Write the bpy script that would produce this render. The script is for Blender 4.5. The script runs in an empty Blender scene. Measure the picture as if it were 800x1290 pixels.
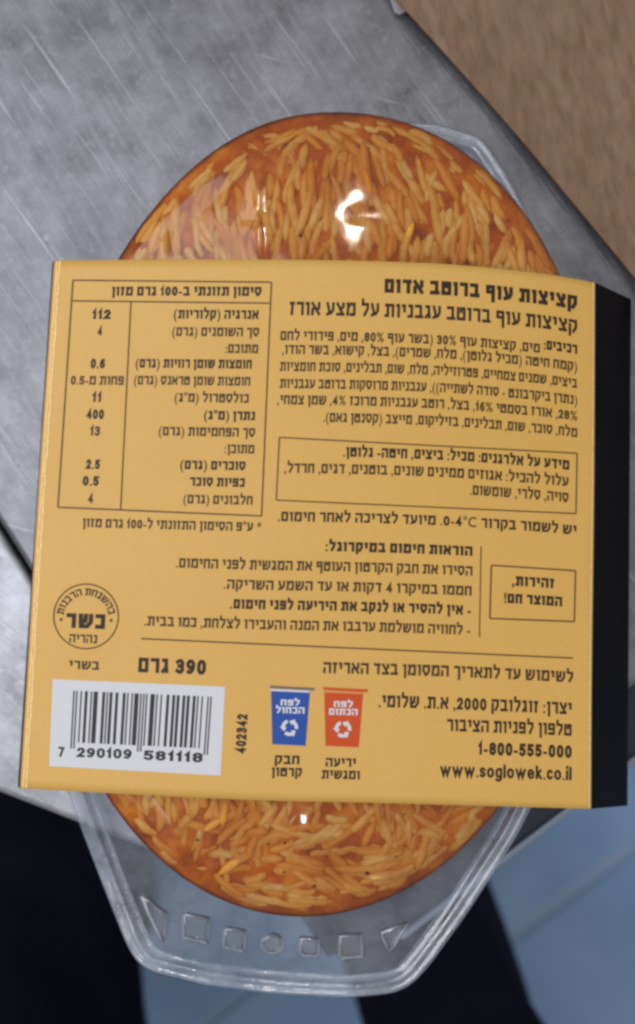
import bpy, bmesh, math, random, re
from mathutils import Vector, Matrix, noise
random.seed(7)
R = math.radians
S = bpy.context.scene
COL = S.collection

# ------------------------------------------------------------ camera, world, lamps
CAMZ = 0.34                      # camera height above the table top (metres)
K = 0.0002 / 0.30                # metres per photo pixel, per metre of distance
cd = bpy.data.cameras.new('camera'); cam = bpy.data.objects.new('camera', cd); COL.objects.link(cam)
cam.location = (0, 0, CAMZ)
cd.sensor_fit = 'VERTICAL'; cd.sensor_height = 24; cd.lens = 12 / (645 * K)
cd.clip_start = 0.01; cd.clip_end = 30
cd.dof.use_dof = True; cd.dof.focus_distance = 0.302; cd.dof.aperture_fstop = 7.0
S.camera = cam
W = bpy.data.worlds.new('World'); S.world = W; W.use_nodes = True
W.node_tree.nodes['Background'].inputs[0].default_value = (0.93, 0.90, 0.90, 1)
W.node_tree.nodes['Background'].inputs[1].default_value = 0.42
S.view_settings.view_transform = 'Standard'; S.view_settings.look = 'None'
S.view_settings.exposure = 0.0; S.view_settings.gamma = 1
S.cycles.filter_width = 2.8
S.cycles.max_bounces = 10; S.cycles.transparent_max_bounces = 24

def lamp(name, loc, size, power, color, target=(0, 0, 0), size_y=None, shape='RECTANGLE'):
    l = bpy.data.lights.new(name, 'AREA'); l.shape = shape; l.size = size; l.size_y = size_y or size
    l.energy = power; l.color = color
    o = bpy.data.objects.new(name, l); COL.objects.link(o); o.location = loc
    o.rotation_euler = (Vector(target) - Vector(loc)).to_track_quat('-Z', 'Y').to_euler()
    return o
lamp('added_left_softbox', (-0.64, 0.12, 1.12), 0.8, 8.4, (0.93, 0.95, 1.0), (-.05, 0, 0), 1.1)  # unseen soft light, added at left to brighten that side
lamp('ceiling_spot_lamp', (0.084, 0.415, 1.12), 0.011, 0.38, (1.0, 0.90, 0.78), (0, 0.05, 0), 0.07)
lamp('ceiling_spot_lamp', (-0.02, -0.41, 1.20), 0.05, 0.55, (1.0, 0.92, 0.84), (0, -0.05, 0), 0.06)

# ------------------------------------------------------------ measuring helpers
def P(px, py, z):
    """point at height z that was measured at photo position px, py"""
    k = (CAMZ - z) * K
    return Vector(((px - 400) * k, (645 - py) * k, z))

def tag(o, label=None, cat=None, group=None, kind=None):
    if label: o['label'] = label
    if cat: o['category'] = cat
    if group: o['group'] = group
    if kind: o['kind'] = kind
    return o
def empty(name, loc=(0, 0, 0)):
    o = bpy.data.objects.new(name, None); COL.objects.link(o); o.location = loc; o.empty_display_size = .01
    return o
def link(name, me, mat=None, parent=None, smooth=False):
    if mat and not me.materials: me.materials.append(mat)
    if smooth:
        for p in me.polygons: p.use_smooth = True
    o = bpy.data.objects.new(name, me); COL.objects.link(o)
    if parent:
        o.parent = parent
        o.matrix_parent_inverse = Matrix.Translation(parent_loc(parent)).inverted()
    return o
def parent_loc(p):
    v = Vector(p.location)
    return v
def mesh(name, vs, fs):
    me = bpy.data.meshes.new(name); me.from_pydata([tuple(v) for v in vs], [], fs); me.update()
    return me
def grid_mesh(name, rows, closed=False):
    vs = [v for r in rows for v in r]; n = len(rows[0]); fs = []
    for i in range(len(rows) - 1):
        for j in range(n if closed else n - 1):
            k = (j + 1) % n
            fs.append((i * n + j, i * n + k, (i + 1) * n + k, (i + 1) * n + j))
    me = mesh(name, vs, fs)
    if sum(p.normal.z * p.area for p in me.polygons) < 0: me.flip_normals()
    return me
def interp(pts, x):
    if x <= pts[0][0]: return pts[0][1]
    for (a, b), (c, d) in zip(pts, pts[1:]):
        if x <= c: return b + (d - b) * (x - a) / (c - a)
    return pts[-1][1]
def smooth_interp(pts, x):
    n = len(pts)
    if x <= pts[0][0]: return pts[0][1]
    if x >= pts[-1][0]: return pts[-1][1]
    for i in range(n - 1):
        if x <= pts[i + 1][0]:
            x0, y0 = pts[i]; x1, y1 = pts[i + 1]
            sl = lambda a, b: (b[1] - a[1]) / (b[0] - a[0])
            m0 = sl(pts[max(0, i - 1)], pts[min(n - 1, i + 1)]); m1 = sl(pts[i], pts[min(n - 1, i + 2)])
            h = x1 - x0; u = (x - x0) / h
            return ((2*u**3 - 3*u*u + 1) * y0 + (u**3 - 2*u*u + u) * h * m0 + (-2*u**3 + 3*u*u) * y1 + (u**3 - u*u) * h * m1)

# ------------------------------------------------------------ materials
def mat(name):
    m = bpy.data.materials.new(name); m.use_nodes = True; nt = m.node_tree
    return m, nt, nt.nodes['Principled BSDF']
def N(nt, t, **kw):
    n = nt.nodes.new(t)
    for k, v in kw.items(): setattr(n, k, v)
    return n
def ramp(nt, stops, src=None):
    n = N(nt, 'ShaderNodeValToRGB'); el = n.color_ramp.elements
    while len(el) < len(stops): el.new(0.5)
    for e, (p, c) in zip(el, stops):
        e.position = p; e.color = (c if len(c) == 4 else (*c, 1)) if not isinstance(c, (int, float)) else (c, c, c, 1)
    if src is not None: nt.links.new(src, n.inputs[0])
    return n
def coords(nt, scale=(1, 1, 1), rot=(0, 0, 0), kind='Object'):
    t = N(nt, 'ShaderNodeTexCoord'); r = N(nt, 'ShaderNodeMapping'); m = N(nt, 'ShaderNodeMapping')
    r.inputs['Rotation'].default_value = rot; m.inputs['Scale'].default_value = scale
    nt.links.new(t.outputs[kind], r.inputs[0]); nt.links.new(r.outputs[0], m.inputs[0])
    return m.outputs[0]
def tex(nt, vec, scale, detail=4, rough=.5):
    n = N(nt, 'ShaderNodeTexNoise'); n.inputs['Scale'].default_value = scale
    n.inputs['Detail'].default_value = detail; n.inputs['Roughness'].default_value = rough
    if vec is not None: nt.links.new(vec, n.inputs['Vector'])
    return n.outputs['Fac']
def mixc(nt, fac, a, b, mode='MIX'):
    n = N(nt, 'ShaderNodeMix', data_type='RGBA', blend_type=mode)
    for s, v in ((n.inputs[0], fac), (n.inputs[6], a), (n.inputs[7], b)):
        if hasattr(v, 'type') and hasattr(v, 'node'): nt.links.new(v, s)
        else: s.default_value = v if isinstance(v, (int, float)) else (*v, 1)
    return n.outputs[2]
def math_n(nt, op, a, b=None):
    n = N(nt, 'ShaderNodeMath', operation=op)
    for s, v in ((n.inputs[0], a), (n.inputs[1], b)):
        if v is None: continue
        if hasattr(v, 'node'): nt.links.new(v, s)
        else: s.default_value = v
    return n.outputs[0]
def bump(nt, b, height, strength, dist):
    n = N(nt, 'ShaderNodeBump'); n.inputs['Strength'].default_value = strength; n.inputs['Distance'].default_value = dist
    nt.links.new(height, n.inputs['Height']); nt.links.new(n.outputs[0], b.inputs['Normal'])

def steel_material(name, base, ang, sign):
    m, nt, b = mat(name)
    v1 = coords(nt, (900, 26, 1), (0, 0, ang)); v2 = coords(nt, (260, 9, 1), (0, 0, ang + .12)); v3 = coords(nt, (1, 1, 1))
    fine = tex(nt, v1, 1, 5, .65); mid = tex(nt, v2, 1, 4, .6); blot = tex(nt, v3, 55, 7, .7); cloud = tex(nt, v3, 7, 3, .5)
    speck = tex(nt, v3, 420, 3, .6)
    # long thin scuffs
    v4 = coords(nt, (700, 22, 1), (0, 0, ang - .06)); sc = tex(nt, v4, 1, 2, .5); scr = ramp(nt, [(.60, 0.0), (.74, 1.0)], sc)
    v5 = coords(nt, (14, 420, 1), (0, 0, .22)); sd = tex(nt, v5, 1, 2, .4); scd = ramp(nt, [(.72, 0.0), (.78, 1.0)], sd)
    c = mixc(nt, ramp(nt, [(.3, 0.0), (.7, 1.0)], blot).outputs[0], tuple(x * .58 for x in base), tuple(min(1, x * 1.42) for x in base))
    c = mixc(nt, ramp(nt, [(.42, 0.0), (.70, .35)], mid).outputs[0], c, tuple(min(1, x * 1.5) for x in base))
    c2 = mixc(nt, ramp(nt, [(.62, 0.0), (.8, .5)], speck).outputs[0], c, tuple(x * .6 for x in base))
    c3 = mixc(nt, math_n(nt, 'MULTIPLY', scr.outputs[0], .34), c2, (.50, .50, .53))
    v6 = coords(nt, (520, 30, 1), (0, 0, ang - .75)); s6 = ramp(nt, [(.69, 0.0), (.76, .5)], tex(nt, v6, 1, 2, .5))
    c3 = mixc(nt, s6.outputs[0], c3, (.42, .42, .45))
    v7 = coords(nt, (300, 300, 1)); s7 = ramp(nt, [(.56, 0.0), (.74, .6)], tex(nt, v7, 1, 5, .7)); c3 = mixc(nt, s7.outputs[0], c3, tuple(min(1, x * 1.7) for x in base))
    sm = ramp(nt, [(.52, 0.0), (.66, .35)], tex(nt, coords(nt, (1, 1.6, 1), (0, 0, .5)), 11, 3, .5))
    c3 = mixc(nt, sm.outputs[0], c3, tuple(x * .62 for x in base))
    c4 = mixc(nt, math_n(nt, 'MULTIPLY', scd.outputs[0], .45), c3, (.16, .16, .17))
    nt.links.new(c4, b.inputs['Base Color'])
    b.inputs['Metallic'].default_value = .85
    r = ramp(nt, [(.3, .29), (.7, .43)], cloud); rr = math_n(nt, 'ADD', r.outputs[0], math_n(nt, 'MULTIPLY', fine, .10))
    nt.links.new(rr, b.inputs['Roughness'])
    h = math_n(nt, 'ADD', fine, math_n(nt, 'ADD', math_n(nt, 'MULTIPLY', mid, .8), math_n(nt, 'MULTIPLY', scr.outputs[0], -.6)))
    bump(nt, b, h, .5, .00010)
    return m
M = {}
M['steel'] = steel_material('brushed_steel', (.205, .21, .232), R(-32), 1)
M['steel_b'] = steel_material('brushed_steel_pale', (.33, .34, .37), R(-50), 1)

def simple(name, col, rough=.5, spec=.5, **kw):
    m, nt, b = mat(name); b.inputs['Base Color'].default_value = (*col, 1); b.inputs['Roughness'].default_value = rough
    b.inputs['Specular IOR Level'].default_value = spec
    for k, v in kw.items(): b.inputs[k].default_value = v
    return m
# printed yellow board
m, nt, b = mat('yellow_printed_board'); v = coords(nt)
c = mixc(nt, ramp(nt, [(.35, 0.0), (.65, 1.0)], tex(nt, v, 22, 4)).outputs[0], (.78, .460, .110), (.81, .485, .125))
c = mixc(nt, ramp(nt, [(.3, 0.0), (.7, .35)], tex(nt, v, 900, 3)).outputs[0], c, (.72, .41, .105))
nt.links.new(c, b.inputs['Base Color']); b.inputs['Roughness'].default_value = .42; b.inputs['Specular IOR Level'].default_value = .35
bump(nt, b, math_n(nt, 'ADD', tex(nt, v, 260, 4, .6), math_n(nt, 'MULTIPLY', tex(nt, v, 24, 2), 6.0)), .35, .00012); M['yellow'] = m
m, nt, b = mat('black_printed_board'); v = coords(nt)
c = mixc(nt, tex(nt, v, 60, 4), (.006, .006, .009), (.014, .014, .018)); nt.links.new(c, b.inputs['Base Color'])
b.inputs['Roughness'].default_value = .7; b.inputs['Specular IOR Level'].default_value = .05
bump(nt, b, tex(nt, v, 300, 4, .6), .2, .0001); M['black'] = m
def ink(name, col):
    m, nt, b = mat(name); v = coords(nt)
    c = mixc(nt, ramp(nt, [(.3, 0.0), (.75, 1.0)], tex(nt, v, 1500, 2)).outputs[0], col, tuple(x * 1.5 + .008 for x in col))
    nt.links.new(c, b.inputs['Base Color']); b.inputs['Roughness'].default_value = .5; b.inputs['Specular IOR Level'].default_value = .3
    return m
M['ink'] = ink('dark_brown_ink', (.030, .016, .008)); M['ink_thin'] = ink('thin_brown_ink', (.055, .029, .010))
M['ink_rule'] = ink('rule_brown_ink', (.105, .055, .014)); M['ink_black'] = ink('barcode_black_ink', (.028, .028, .034))
M['white'] = simple('white_ink', (.74, .755, .80), .45, .3); M['blue'] = simple('blue_ink', (.018, .085, .40), .45, .3)
M['orange'] = simple('orange_ink', (.66, .085, .012), .45, .3); M['pale_blue'] = simple('pale_blue_ink', (.52, .58, .72), .45, .3)
M['pale_orange'] = simple('pale_orange_ink', (.80, .30, .10), .45, .3)
M['ink_grey'] = simple('grey_brown_ink', (.22, .17, .13), .5, .3)

# clear plastic: thin walled
def clear_plastic(name, tint, haze, rough, hcol=(.58, .66, .80), fk=1.5, bd=.0004):
    m = bpy.data.materials.new(name); m.use_nodes = True; nt = m.node_tree
    for n in list(nt.nodes):
        if n.type == 'BSDF_PRINCIPLED': nt.nodes.remove(n)
    out = [n for n in nt.nodes if n.type == 'OUTPUT_MATERIAL'][0]
    t = N(nt, 'ShaderNodeBsdfTransparent'); t.inputs[0].default_value = (*tint, 1)
    g = N(nt, 'ShaderNodeBsdfGlossy'); g.inputs['Roughness'].default_value = rough
    d = N(nt, 'ShaderNodeBsdfDiffuse'); d.inputs[0].default_value = (*hcol, 1)
    f = N(nt, 'ShaderNodeFresnel'); f.inputs[0].default_value = 1.5
    v = coords(nt); bp = N(nt, 'ShaderNodeBump'); bp.inputs['Strength'].default_value = .5; bp.inputs['Distance'].default_value = bd
    nt.links.new(tex(nt, v, 90, 3), bp.inputs['Height'])
    for n in (g, f): nt.links.new(bp.outputs[0], n.inputs['Normal'])
    a = N(nt, 'ShaderNodeMixShader'); hz = ramp(nt, [(.35, haze * .45), (.65, haze * 1.5)], tex(nt, v, 60, 6, .7)); nt.links.new(hz.outputs[0], a.inputs[0])
    nt.links.new(t.outputs[0], a.inputs[1]); nt.links.new(d.outputs[0], a.inputs[2])
    c = N(nt, 'ShaderNodeMixShader'); ff = math_n(nt, 'MULTIPLY', f.outputs[0], fk)
    nt.links.new(ff, c.inputs[0]); nt.links.new(a.outputs[0], c.inputs[1]); nt.links.new(g.outputs[0], c.inputs[2])
    nt.links.new(c.outputs[0], out.inputs[0])
    return m
M['clear'] = clear_plastic('clear_plastic', (.98, .985, .99), .008, .06, (.8, .8, .82), 1.0, .00007)
M['clear_flange'] = clear_plastic('clear_plastic_flange', (.93, .955, .98), .17, .10, fk=2.2)
M['clear_rim'] = clear_plastic('clear_plastic_rim', (.94, .96, .98), .42, .10, fk=3.4)

# ------------------------------------------------------------ floor
FZ = -0.85
floor_c = P(700, 1130, FZ); fa = math.atan(.743)
fu = Vector((math.cos(fa), math.sin(fa), 0)); fv = Vector((-math.sin(fa), math.cos(fa), 0))
pl = P(800, 1060, FZ)
m, nt, b = mat('blue_floor_tile'); v = coords(nt)
c = mixc(nt, ramp(nt, [(.3, 0.0), (.7, 1.0)], tex(nt, v, 9, 5)).outputs[0], (.21, .36, .62), (.30, .48, .74))
nt.links.new(c, b.inputs['Base Color']); b.inputs['Roughness'].default_value = .5; bump(nt, b, tex(nt, v, 60), .2, .001); M['tile'] = m
M['grout'] = simple('pale_floor_grout', (.34, .47, .68), .8)
ground = link('floor', mesh('floor', [(-2.5, -2.5, FZ - .004), (2.5, -2.5, FZ - .004), (2.5, 2.5, FZ - .004), (-2.5, 2.5, FZ - .004)], [(0, 1, 2, 3)]), M['grout'])
tag(ground, 'blue tiled floor below the steel table', None, None, 'structure')
TW = 139.5 * (CAMZ - FZ) * K; TL = .74
bm = bmesh.new(); bmesh.ops.create_cube(bm, size=1)
for q in bm.verts: q.co = Vector((q.co.x * (TL - .008), q.co.y * (TW - .010), q.co.z * .008))
bmesh.ops.bevel(bm, geom=[e for e in bm.edges if all(v_.co.z > 0 for v_ in e.verts)], offset=.0015, segments=1, affect='EDGES')
tme = bpy.data.meshes.new('tile'); bm.to_mesh(tme); bm.free(); tme.materials.append(M['tile'])
for j in (-6, -4, -2, 0, 1, 2, 3, 4, 5):
    jj, ky = (j + .5, 1) if j >= 0 else (j + 1, 2)
    for i in range(-3, 2):
        c = pl + fv * (jj * TW) + fu * ((i + .60) * TL)
        t = bpy.data.objects.new('tile', tme); COL.objects.link(t); t.parent = ground
        t.location = (c.x, c.y, FZ - .004 - .0008); t.rotation_euler = (0, 0, fa); t.scale.y = ky

# ------------------------------------------------------------ steel tables
def slab(name, pts, z, depth, matl, rad=.0022, parent=None):
    bm = bmesh.new(); top = [bm.verts.new((p.x, p.y, z)) for p in pts]; bm.faces.new(top)
    bm.normal_update()
    if bm.faces[0:] and list(bm.faces)[0].normal.z < 0: bmesh.ops.reverse_faces(bm, faces=list(bm.faces))
    r = bmesh.ops.extrude_face_region(bm, geom=list(bm.faces))
    for g in r['geom']:
        if isinstance(g, bmesh.types.BMVert): g.co.z -= depth
    bmesh.ops.recalc_face_normals(bm, faces=list(bm.faces))
    es = [e for e in bm.edges if all(abs(v_.co.z - z) < 1e-6 for v_ in e.verts)]
    bmesh.ops.bevel(bm, geom=es, offset=rad, segments=4, profile=.5, affect='EDGES')
    me = bpy.data.meshes.new(name); bm.to_mesh(me); bm.free()
    for p in me.polygons: p.use_smooth = abs(p.normal.z) < .999
    return link(name, me, matl, parent)
def L2(a, b, y=None, x=None):
    (x0, y0), (x1, y1) = a, b
    return y0 + (y1 - y0) * (x - x0) / (x1 - x0)
corner = (407, 1159)
A_l = (-900, 1159 - .39 * 1307)
seam_hit = (288, 1112.5)
seam_up = (288 - 1500 / 1.0 * .637, 1112.5 - 1500)
B_r = (1900, 1159 - .75 * 1493)
top_pts = [P(*q, 0) for q in (seam_hit, corner, B_r, (1900, -1400), (seam_up[0], -1400), seam_up)]
t1 = empty('steel_table', P(500, 300, 0))
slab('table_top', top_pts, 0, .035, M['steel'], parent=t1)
M['rail'] = simple('dark_steel_rail', (.050, .060, .088), .5, .4, Metallic=.3)
slab('lower_rail', [P(*q, -.036) for q in ((300, 1040), (412, 1206), (502, 1180), (1900, 1180 - .76 * 1398), (1900, 0), (600, 600))], -.036, .012, M['rail'], .0012, parent=t1)
M['edge_light'] = simple('edge_highlight_steel', (.30, .36, .46), .4, .5, Metallic=.4)  # highlight on the steel edge, put in as a pale strip
slab('edge_highlight', [P(*q, -.034) for q in ((503, 1178), (507, 1186), (1905, 1186 - .76 * 1398), (1900, 1178 - .76 * 1398))], -.034, .010, M['edge_light'], .0005, parent=t1)
tag(t1, 'scratched stainless steel table under the food pack and the brown cardboard', 'table')
g = 4.5
low = [P(q[0], q[1], -.0015) for q in ((seam_hit[0] - g, seam_hit[1] - 2), A_l, (-1400, A_l[1] - 400), (-1400, -1000), (seam_up[0] - g, seam_up[1]))]
t2 = empty('steel_table', P(-200, 700, 0))
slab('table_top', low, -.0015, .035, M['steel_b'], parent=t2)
tag(t2, 'paler steel table surface beyond the dark seam, left of the yellow sleeve', 'table')

# ------------------------------------------------------------ cardboard
m, nt, b = mat('brown_cardboard'); v = coords(nt, (420, 110, 1), (0, 0, R(-12))); v2 = coords(nt, (150, 40, 1), (0, 0, R(-20))); v3 = coords(nt)
c = mixc(nt, ramp(nt, [(.34, 0.0), (.66, 1.0)], tex(nt, v, 1, 4, .6)).outputs[0], (.20, .122, .072), (.305, .195, .118))
c = mixc(nt, ramp(nt, [(.5, 0.0), (.8, .7)], tex(nt, v2, 1, 3, .6)).outputs[0], c, (.36, .245, .175))
c = mixc(nt, ramp(nt, [(.35, 0.0), (.7, .6)], tex(nt, v3, 14, 4, .6)).outputs[0], c, (.21, .128, .077))
nt.links.new(c, b.inputs['Base Color']); b.inputs['Roughness'].default_value = .7; b.inputs['Specular IOR Level'].default_value = .25
bump(nt, b, tex(nt, v, 1, 4, .6), .6, .0003); M['card'] = m
cb = empty('cardboard_box', P(800, 100, 0))
czt = .0058
edge = []
for i in range(25):
    u = i / 24; x = 440 + u * 520
    y = smooth_interp([(440, -72), (500, 0), (560, 66), (650, 168), (740, 277), (800, 350), (960, 548)], x)
    edge.append(P(x, y, czt) + Vector((0, 0, 0)))
cpts = edge + [P(1500, 500, czt), P(1500, -600, czt), P(440, -600, czt)]
def flat_sheet(name, pts, z0, z1, matl, parent):
    n = len(pts); vs = [Vector((p.x, p.y, z1)) for p in pts] + [Vector((p.x, p.y, z0)) for p in pts]
    fs = [tuple(range(n)), tuple(range(2 * n - 1, n - 1, -1))] + [(i, i + n, (i + 1) % n + n, (i + 1) % n) for i in range(n)]
    bm = bmesh.new(); bv = [bm.verts.new(q) for q in vs]
    for f in fs: bm.faces.new([bv[i] for i in f])
    bmesh.ops.recalc_face_normals(bm, faces=list(bm.faces))
    me = bpy.data.meshes.new(name); bm.to_mesh(me); bm.free()
    return link(name, me, matl, parent)
flat_sheet('upper_liner', cpts, czt - .0008, czt, M['card'], cb)
M['card_dark'] = simple('cardboard_core', (.16, .10, .062), .9, .2)
ins = Vector((.0016, .0014, 0))
flat_sheet('fluted_core', [p + ins for p in cpts], czt - .0031, czt - .0008, M['card_dark'], cb)
flat_sheet('lower_liner', [p + ins * .6 for p in cpts], czt - .0039, czt - .0031, M['card'], cb)
flat_sheet('folded_flap', [p + ins * 3 for p in cpts], .0004, czt - .0039, M['card_dark'], cb)
tag(cb, 'brown cardboard with a rough fibrous face lying on the steel table', 'cardboard')
bm = bmesh.new()
sc = [P(483, -14, .003), P(490, -6, .0032), P(497, 15, .003), P(503, 19, .0025), P(512, 14, .003), P(512, -8, .003)]
M['scrap'] = clear_plastic('clear_scrap', (.95, .95, .97), .45, .12, (.75, .74, .76))
bm.free()
sp = flat_sheet('plastic_scrap', sc, .0026, .0030, M['scrap'], None)
tag(sp, 'small scrap of clear plastic poking out beside the cardboard edge', 'plastic scrap')

# ------------------------------------------------------------ food tray (lying upside down, clear plastic)
ZR = 0.033
CX, CY = 402, 648
def oval(th):
    """outline of the food (photo px), th measured from +x, counter clockwise"""
    c_, s_ = math.cos(th), math.sin(th)
    n = (2.12 if c_ > 0 else 2.12 - .10 * math.sin(min(math.pi, 2 * (math.pi - th)))) if s_ > 0 else 2.02
    r = 1 / ((abs(c_) ** n + abs(s_) ** n) ** (1 / n))
    rx, ry = (353 if not (s_ > 0 and c_ < 0) else 353 - 9 * math.sin(min(math.pi, 2 * (math.pi - th)))), 509
    x, y = rx * r * c_, ry * r * s_
    cx = CX + 21 * (y / 509)           # the tray leans a little
    return cx + x, CY - y
NT = 720
TH = [2 * math.pi * i / NT for i in range(NT)]
flange_px = [(745, 640), (738, 480), (704, 350), (674, 290), (646, 232), (608, 174), (548, 156), (430, 152), (300, 172), (222, 240), (160, 345), (80, 470), (58, 640),
             (60, 800), (75, 960), (94, 1020), (130, 1115), (162, 1196), (172, 1213), (190, 1224), (255, 1240), (340, 1251), (440, 1257), (498, 1251), (520, 1240), (542, 1214), (587, 1152), (648, 1058), (690, 975), (728, 830)]
def fl_at(th):
    # ray-cast the outline from the tray centre in photo px
    d = Vector((math.cos(th) * 353, -math.sin(th) * 509)); best = None; n = len(flange_px)
    for i in range(n):
        a = Vector(flange_px[i]) - Vector((CX, CY)); b_ = Vector(flange_px[(i + 1) % n]) - Vector((CX, CY)); e = b_ - a
        den = d.x * e.y - d.y * e.x
        if abs(den) < 1e-9: continue
        t = (a.x * e.y - a.y * e.x) / den; u = (a.x * d.y - a.y * d.x) / den
        if t > 0 and -1e-6 <= u <= 1 + 1e-6 and (best is None or t > best): best = t
    return Vector((CX, CY)) + d * best
FLO = [fl_at(th) for th in TH]
FLO = [(FLO[i - 1] + FLO[i] * 2 + FLO[(i + 1) % NT]) / 4 for i in range(NT)]
for _ in range(3): FLO = [(FLO[i - 2] + FLO[i] * 2 + FLO[(i + 2) % NT]) / 4 for i in range(NT)]
OUT = [P(q.x, q.y, .004) for q in FLO]
TOP = [P(*oval(th), ZR) for th in TH]
Cw = P(CX, CY, 0)
def ripple(x, y):
    """relief of the tray's fluted base, metres"""
    z = -.5 * x * x
    w = 1 / (1 + math.exp(-(y - .055) / .003))
    z += .00036 * w * math.exp(-((x + .0160 + .02 * (y - .075)) / .0021) ** 2) * (1 - .8 * math.exp(-((y - .0752) / .0012) ** 2))
    z += .00034 * math.exp(-((x + .0400) / .0016) ** 2 - ((y - .0685) / .0030) ** 2)
    z -= .00030 * w * math.exp(-((x + .030) / .009) ** 2) + .00022 * w * math.exp(-((x - .034) / .010) ** 2)
    z += .00012 * noise.noise(Vector((x * 50, y * 22, .3))) + .00015 * noise.noise(Vector((x * 28 + y * 12, y * 14, 3.3)))
    z -= .00013 * math.exp(-(((x - .012) / .0060) ** 2 + ((y - .0765) / .0026) ** 2))
    z += .00040 * math.exp(-(((x + .003) / .007) ** 2 + ((y + .080) / .009) ** 2))
    return z
def base_height(f, x, y):
    """f = 0 at the tray's centre, 1 at the rim"""
    dome = .0345 - .0016 * f ** 3
    if f > .93: dome -= .0013 * ((f - .93) / .07) ** 2.2
    return dome + ripple(x, y) * min(1, (1 - f) * 9)
tray = empty('food_tray', (Cw.x, Cw.y, 0.0))
def shell_ring(k):
    return [(p.x - Cw.x) * k for p in TOP]
rows = []
# base panel from centre outwards
NF = 150
for i in range(1, NF + 1):
    f = i / NF
    row = []
    for p in TOP:
        x = Cw.x + (p.x - Cw.x) * f; y = Cw.y + (p.y - Cw.y) * f
        row.append(Vector((x, y, base_height(f, x, y))))
    rows.append(row)
SIDE = [(1.004, .0300), (1.010, .0255), (1.020, .0180), (1.030, .0100), (1.036, .0062)]
wall = [rows[-1]] + [[Vector((Cw.x + (p.x - Cw.x) * k, Cw.y + (p.y - Cw.y) * k, z)) for p in TOP] for k, z in SIDE]
gm = grid_mesh('tray_base', rows, True)
link('tray_base', gm, M['clear'], tray, True)
link('tray_wall', grid_mesh('tray_wall', wall, True), M['clear'], tray, True)
def fl_row(u, z, BASE):
    return [Vector((b_.x + (o.x - b_.x) * u, b_.y + (o.y - b_.y) * u, z)) for o, b_ in zip(OUT, BASE)]
BASE = wall[-1]
# inset outline by a constant distance
def inset(d, z):
    out = []
    for i in range(NT):
        t = (OUT[(i + 6) % NT] - OUT[i - 6]).normalized(); n_ = Vector((-t.y, t.x, 0))
        q = OUT[i] + n_ * d; bb = BASE[i]
        # never inside the wall foot
        if (Vector((q.x, q.y, 0)) - Vector((Cw.x, Cw.y, 0))).length < (Vector((bb.x, bb.y, 0)) - Vector((Cw.x, Cw.y, 0))).length: q = Vector((bb.x, bb.y, 0)) * 1.0 + (OUT[i] - Cw).normalized() * .00002 * (6 - d * 1000)
        out.append(Vector((q.x, q.y, z)))
    return out
r1 = inset(.0070, .0058)
inner = [BASE, fl_row(.15, .0056, BASE)]
fl_rows = [BASE, [Vector(((a.x + c_.x) / 2, (a.y + c_.y) / 2, .0058)) for a, c_ in zip(BASE, r1)], r1]
fme = grid_mesh('flange', fl_rows, True)
link('flange', fme, M['clear_flange'], tray, True)
rim_rows = [r1, inset(.0062, .0040), inset(.0052, .0036), inset(.0045, .0058), inset(.0030, .0060), inset(.0021, .0046), inset(.0016, .0050), inset(.0008, .0052), inset(0, .0044), inset(-.0002, .0030)]
link('rolled_rim', grid_mesh('rolled_rim', rim_rows, True), M['clear_rim'], tray, True)
tag(tray, 'clear plastic oval ready-meal tray with wide embossed flange, lying base up', 'food tray')

M['clear_block'] = clear_plastic('clear_plastic_block', (.90, .93, .96), .05, .09, fk=4.0)
# embossed marks on the flange (open-here marks): raised outlines
def tube(path, rad, n=6, closed=False):
    rows_ = []; L = len(path)
    for i, p in enumerate(path):
        a = path[(i - 1) % L] if closed or i > 0 else path[i]; b_ = path[(i + 1) % L] if closed or i < L - 1 else path[i]
        t = (b_ - a).normalized(); s_ = t.cross(Vector((0, 0, 1))).normalized(); u_ = s_.cross(t)
        rows_.append([p + (s_ * math.cos(2 * math.pi * k / n) + u_ * math.sin(2 * math.pi * k / n)) * rad for k in range(n)])
    if closed: rows_.append(rows_[0])
    return rows_
def emboss(name, strokes, rad=.00105, fill=None):
    vs, fs = [], []
    for pts, closed in strokes:
        path = [P(x, y, .0061) for x, y in pts]
        # resample
        dense = []
        L = len(path)
        for i in range(L if closed else L - 1):
            for k in range(4): dense.append(path[i].lerp(path[(i + 1) % L], k / 4))
        if not closed: dense.append(path[-1])
        rws = tube(dense, rad, 7, closed); o = len(vs); n = 7
        for r_ in rws: vs += r_
        for i in range(len(rws) - 1):
            for j in range(n): fs.append((o + i * n + j, o + i * n + (j + 1) % n, o + (i + 1) * n + (j + 1) % n, o + (i + 1) * n + j))
    return link(name, mesh(name, vs, fs), M['clear_rim'], tray, True)
def block(pts):
    o = slab('embossed_block', [P(x, y, .0070) for x, y in pts], .0072, .0013, M['clear_block'], .00055, tray)
    c_ = Vector((sum(p[0] for p in pts) / len(pts), sum(p[1] for p in pts) / len(pts)))
    q = [tuple(Vector(p).lerp(c_, .04)) for p in pts]
    n = len(q); h = emboss('embossed_edge', [([q[i % n] for i in range(n)], True)], .00062)
    return o
for pts in ([(176, 1127), (209, 1150), (205, 1187)], [(231, 1150), (263, 1157), (261, 1188), (231, 1181)], [(283, 1168), (309, 1173), (307, 1198), (282, 1193)],
            [(343 + 13 * math.cos(a * math.pi / 6), 1189 + 12 * math.sin(a * math.pi / 6)) for a in range(12)], [(378, 1181), (401, 1183), (400, 1205), (379, 1203)],
            [(427, 1178), (454, 1177), (456, 1205), (429, 1207)], [(479, 1174), (513, 1163), (491, 1199)]): block(pts)

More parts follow.
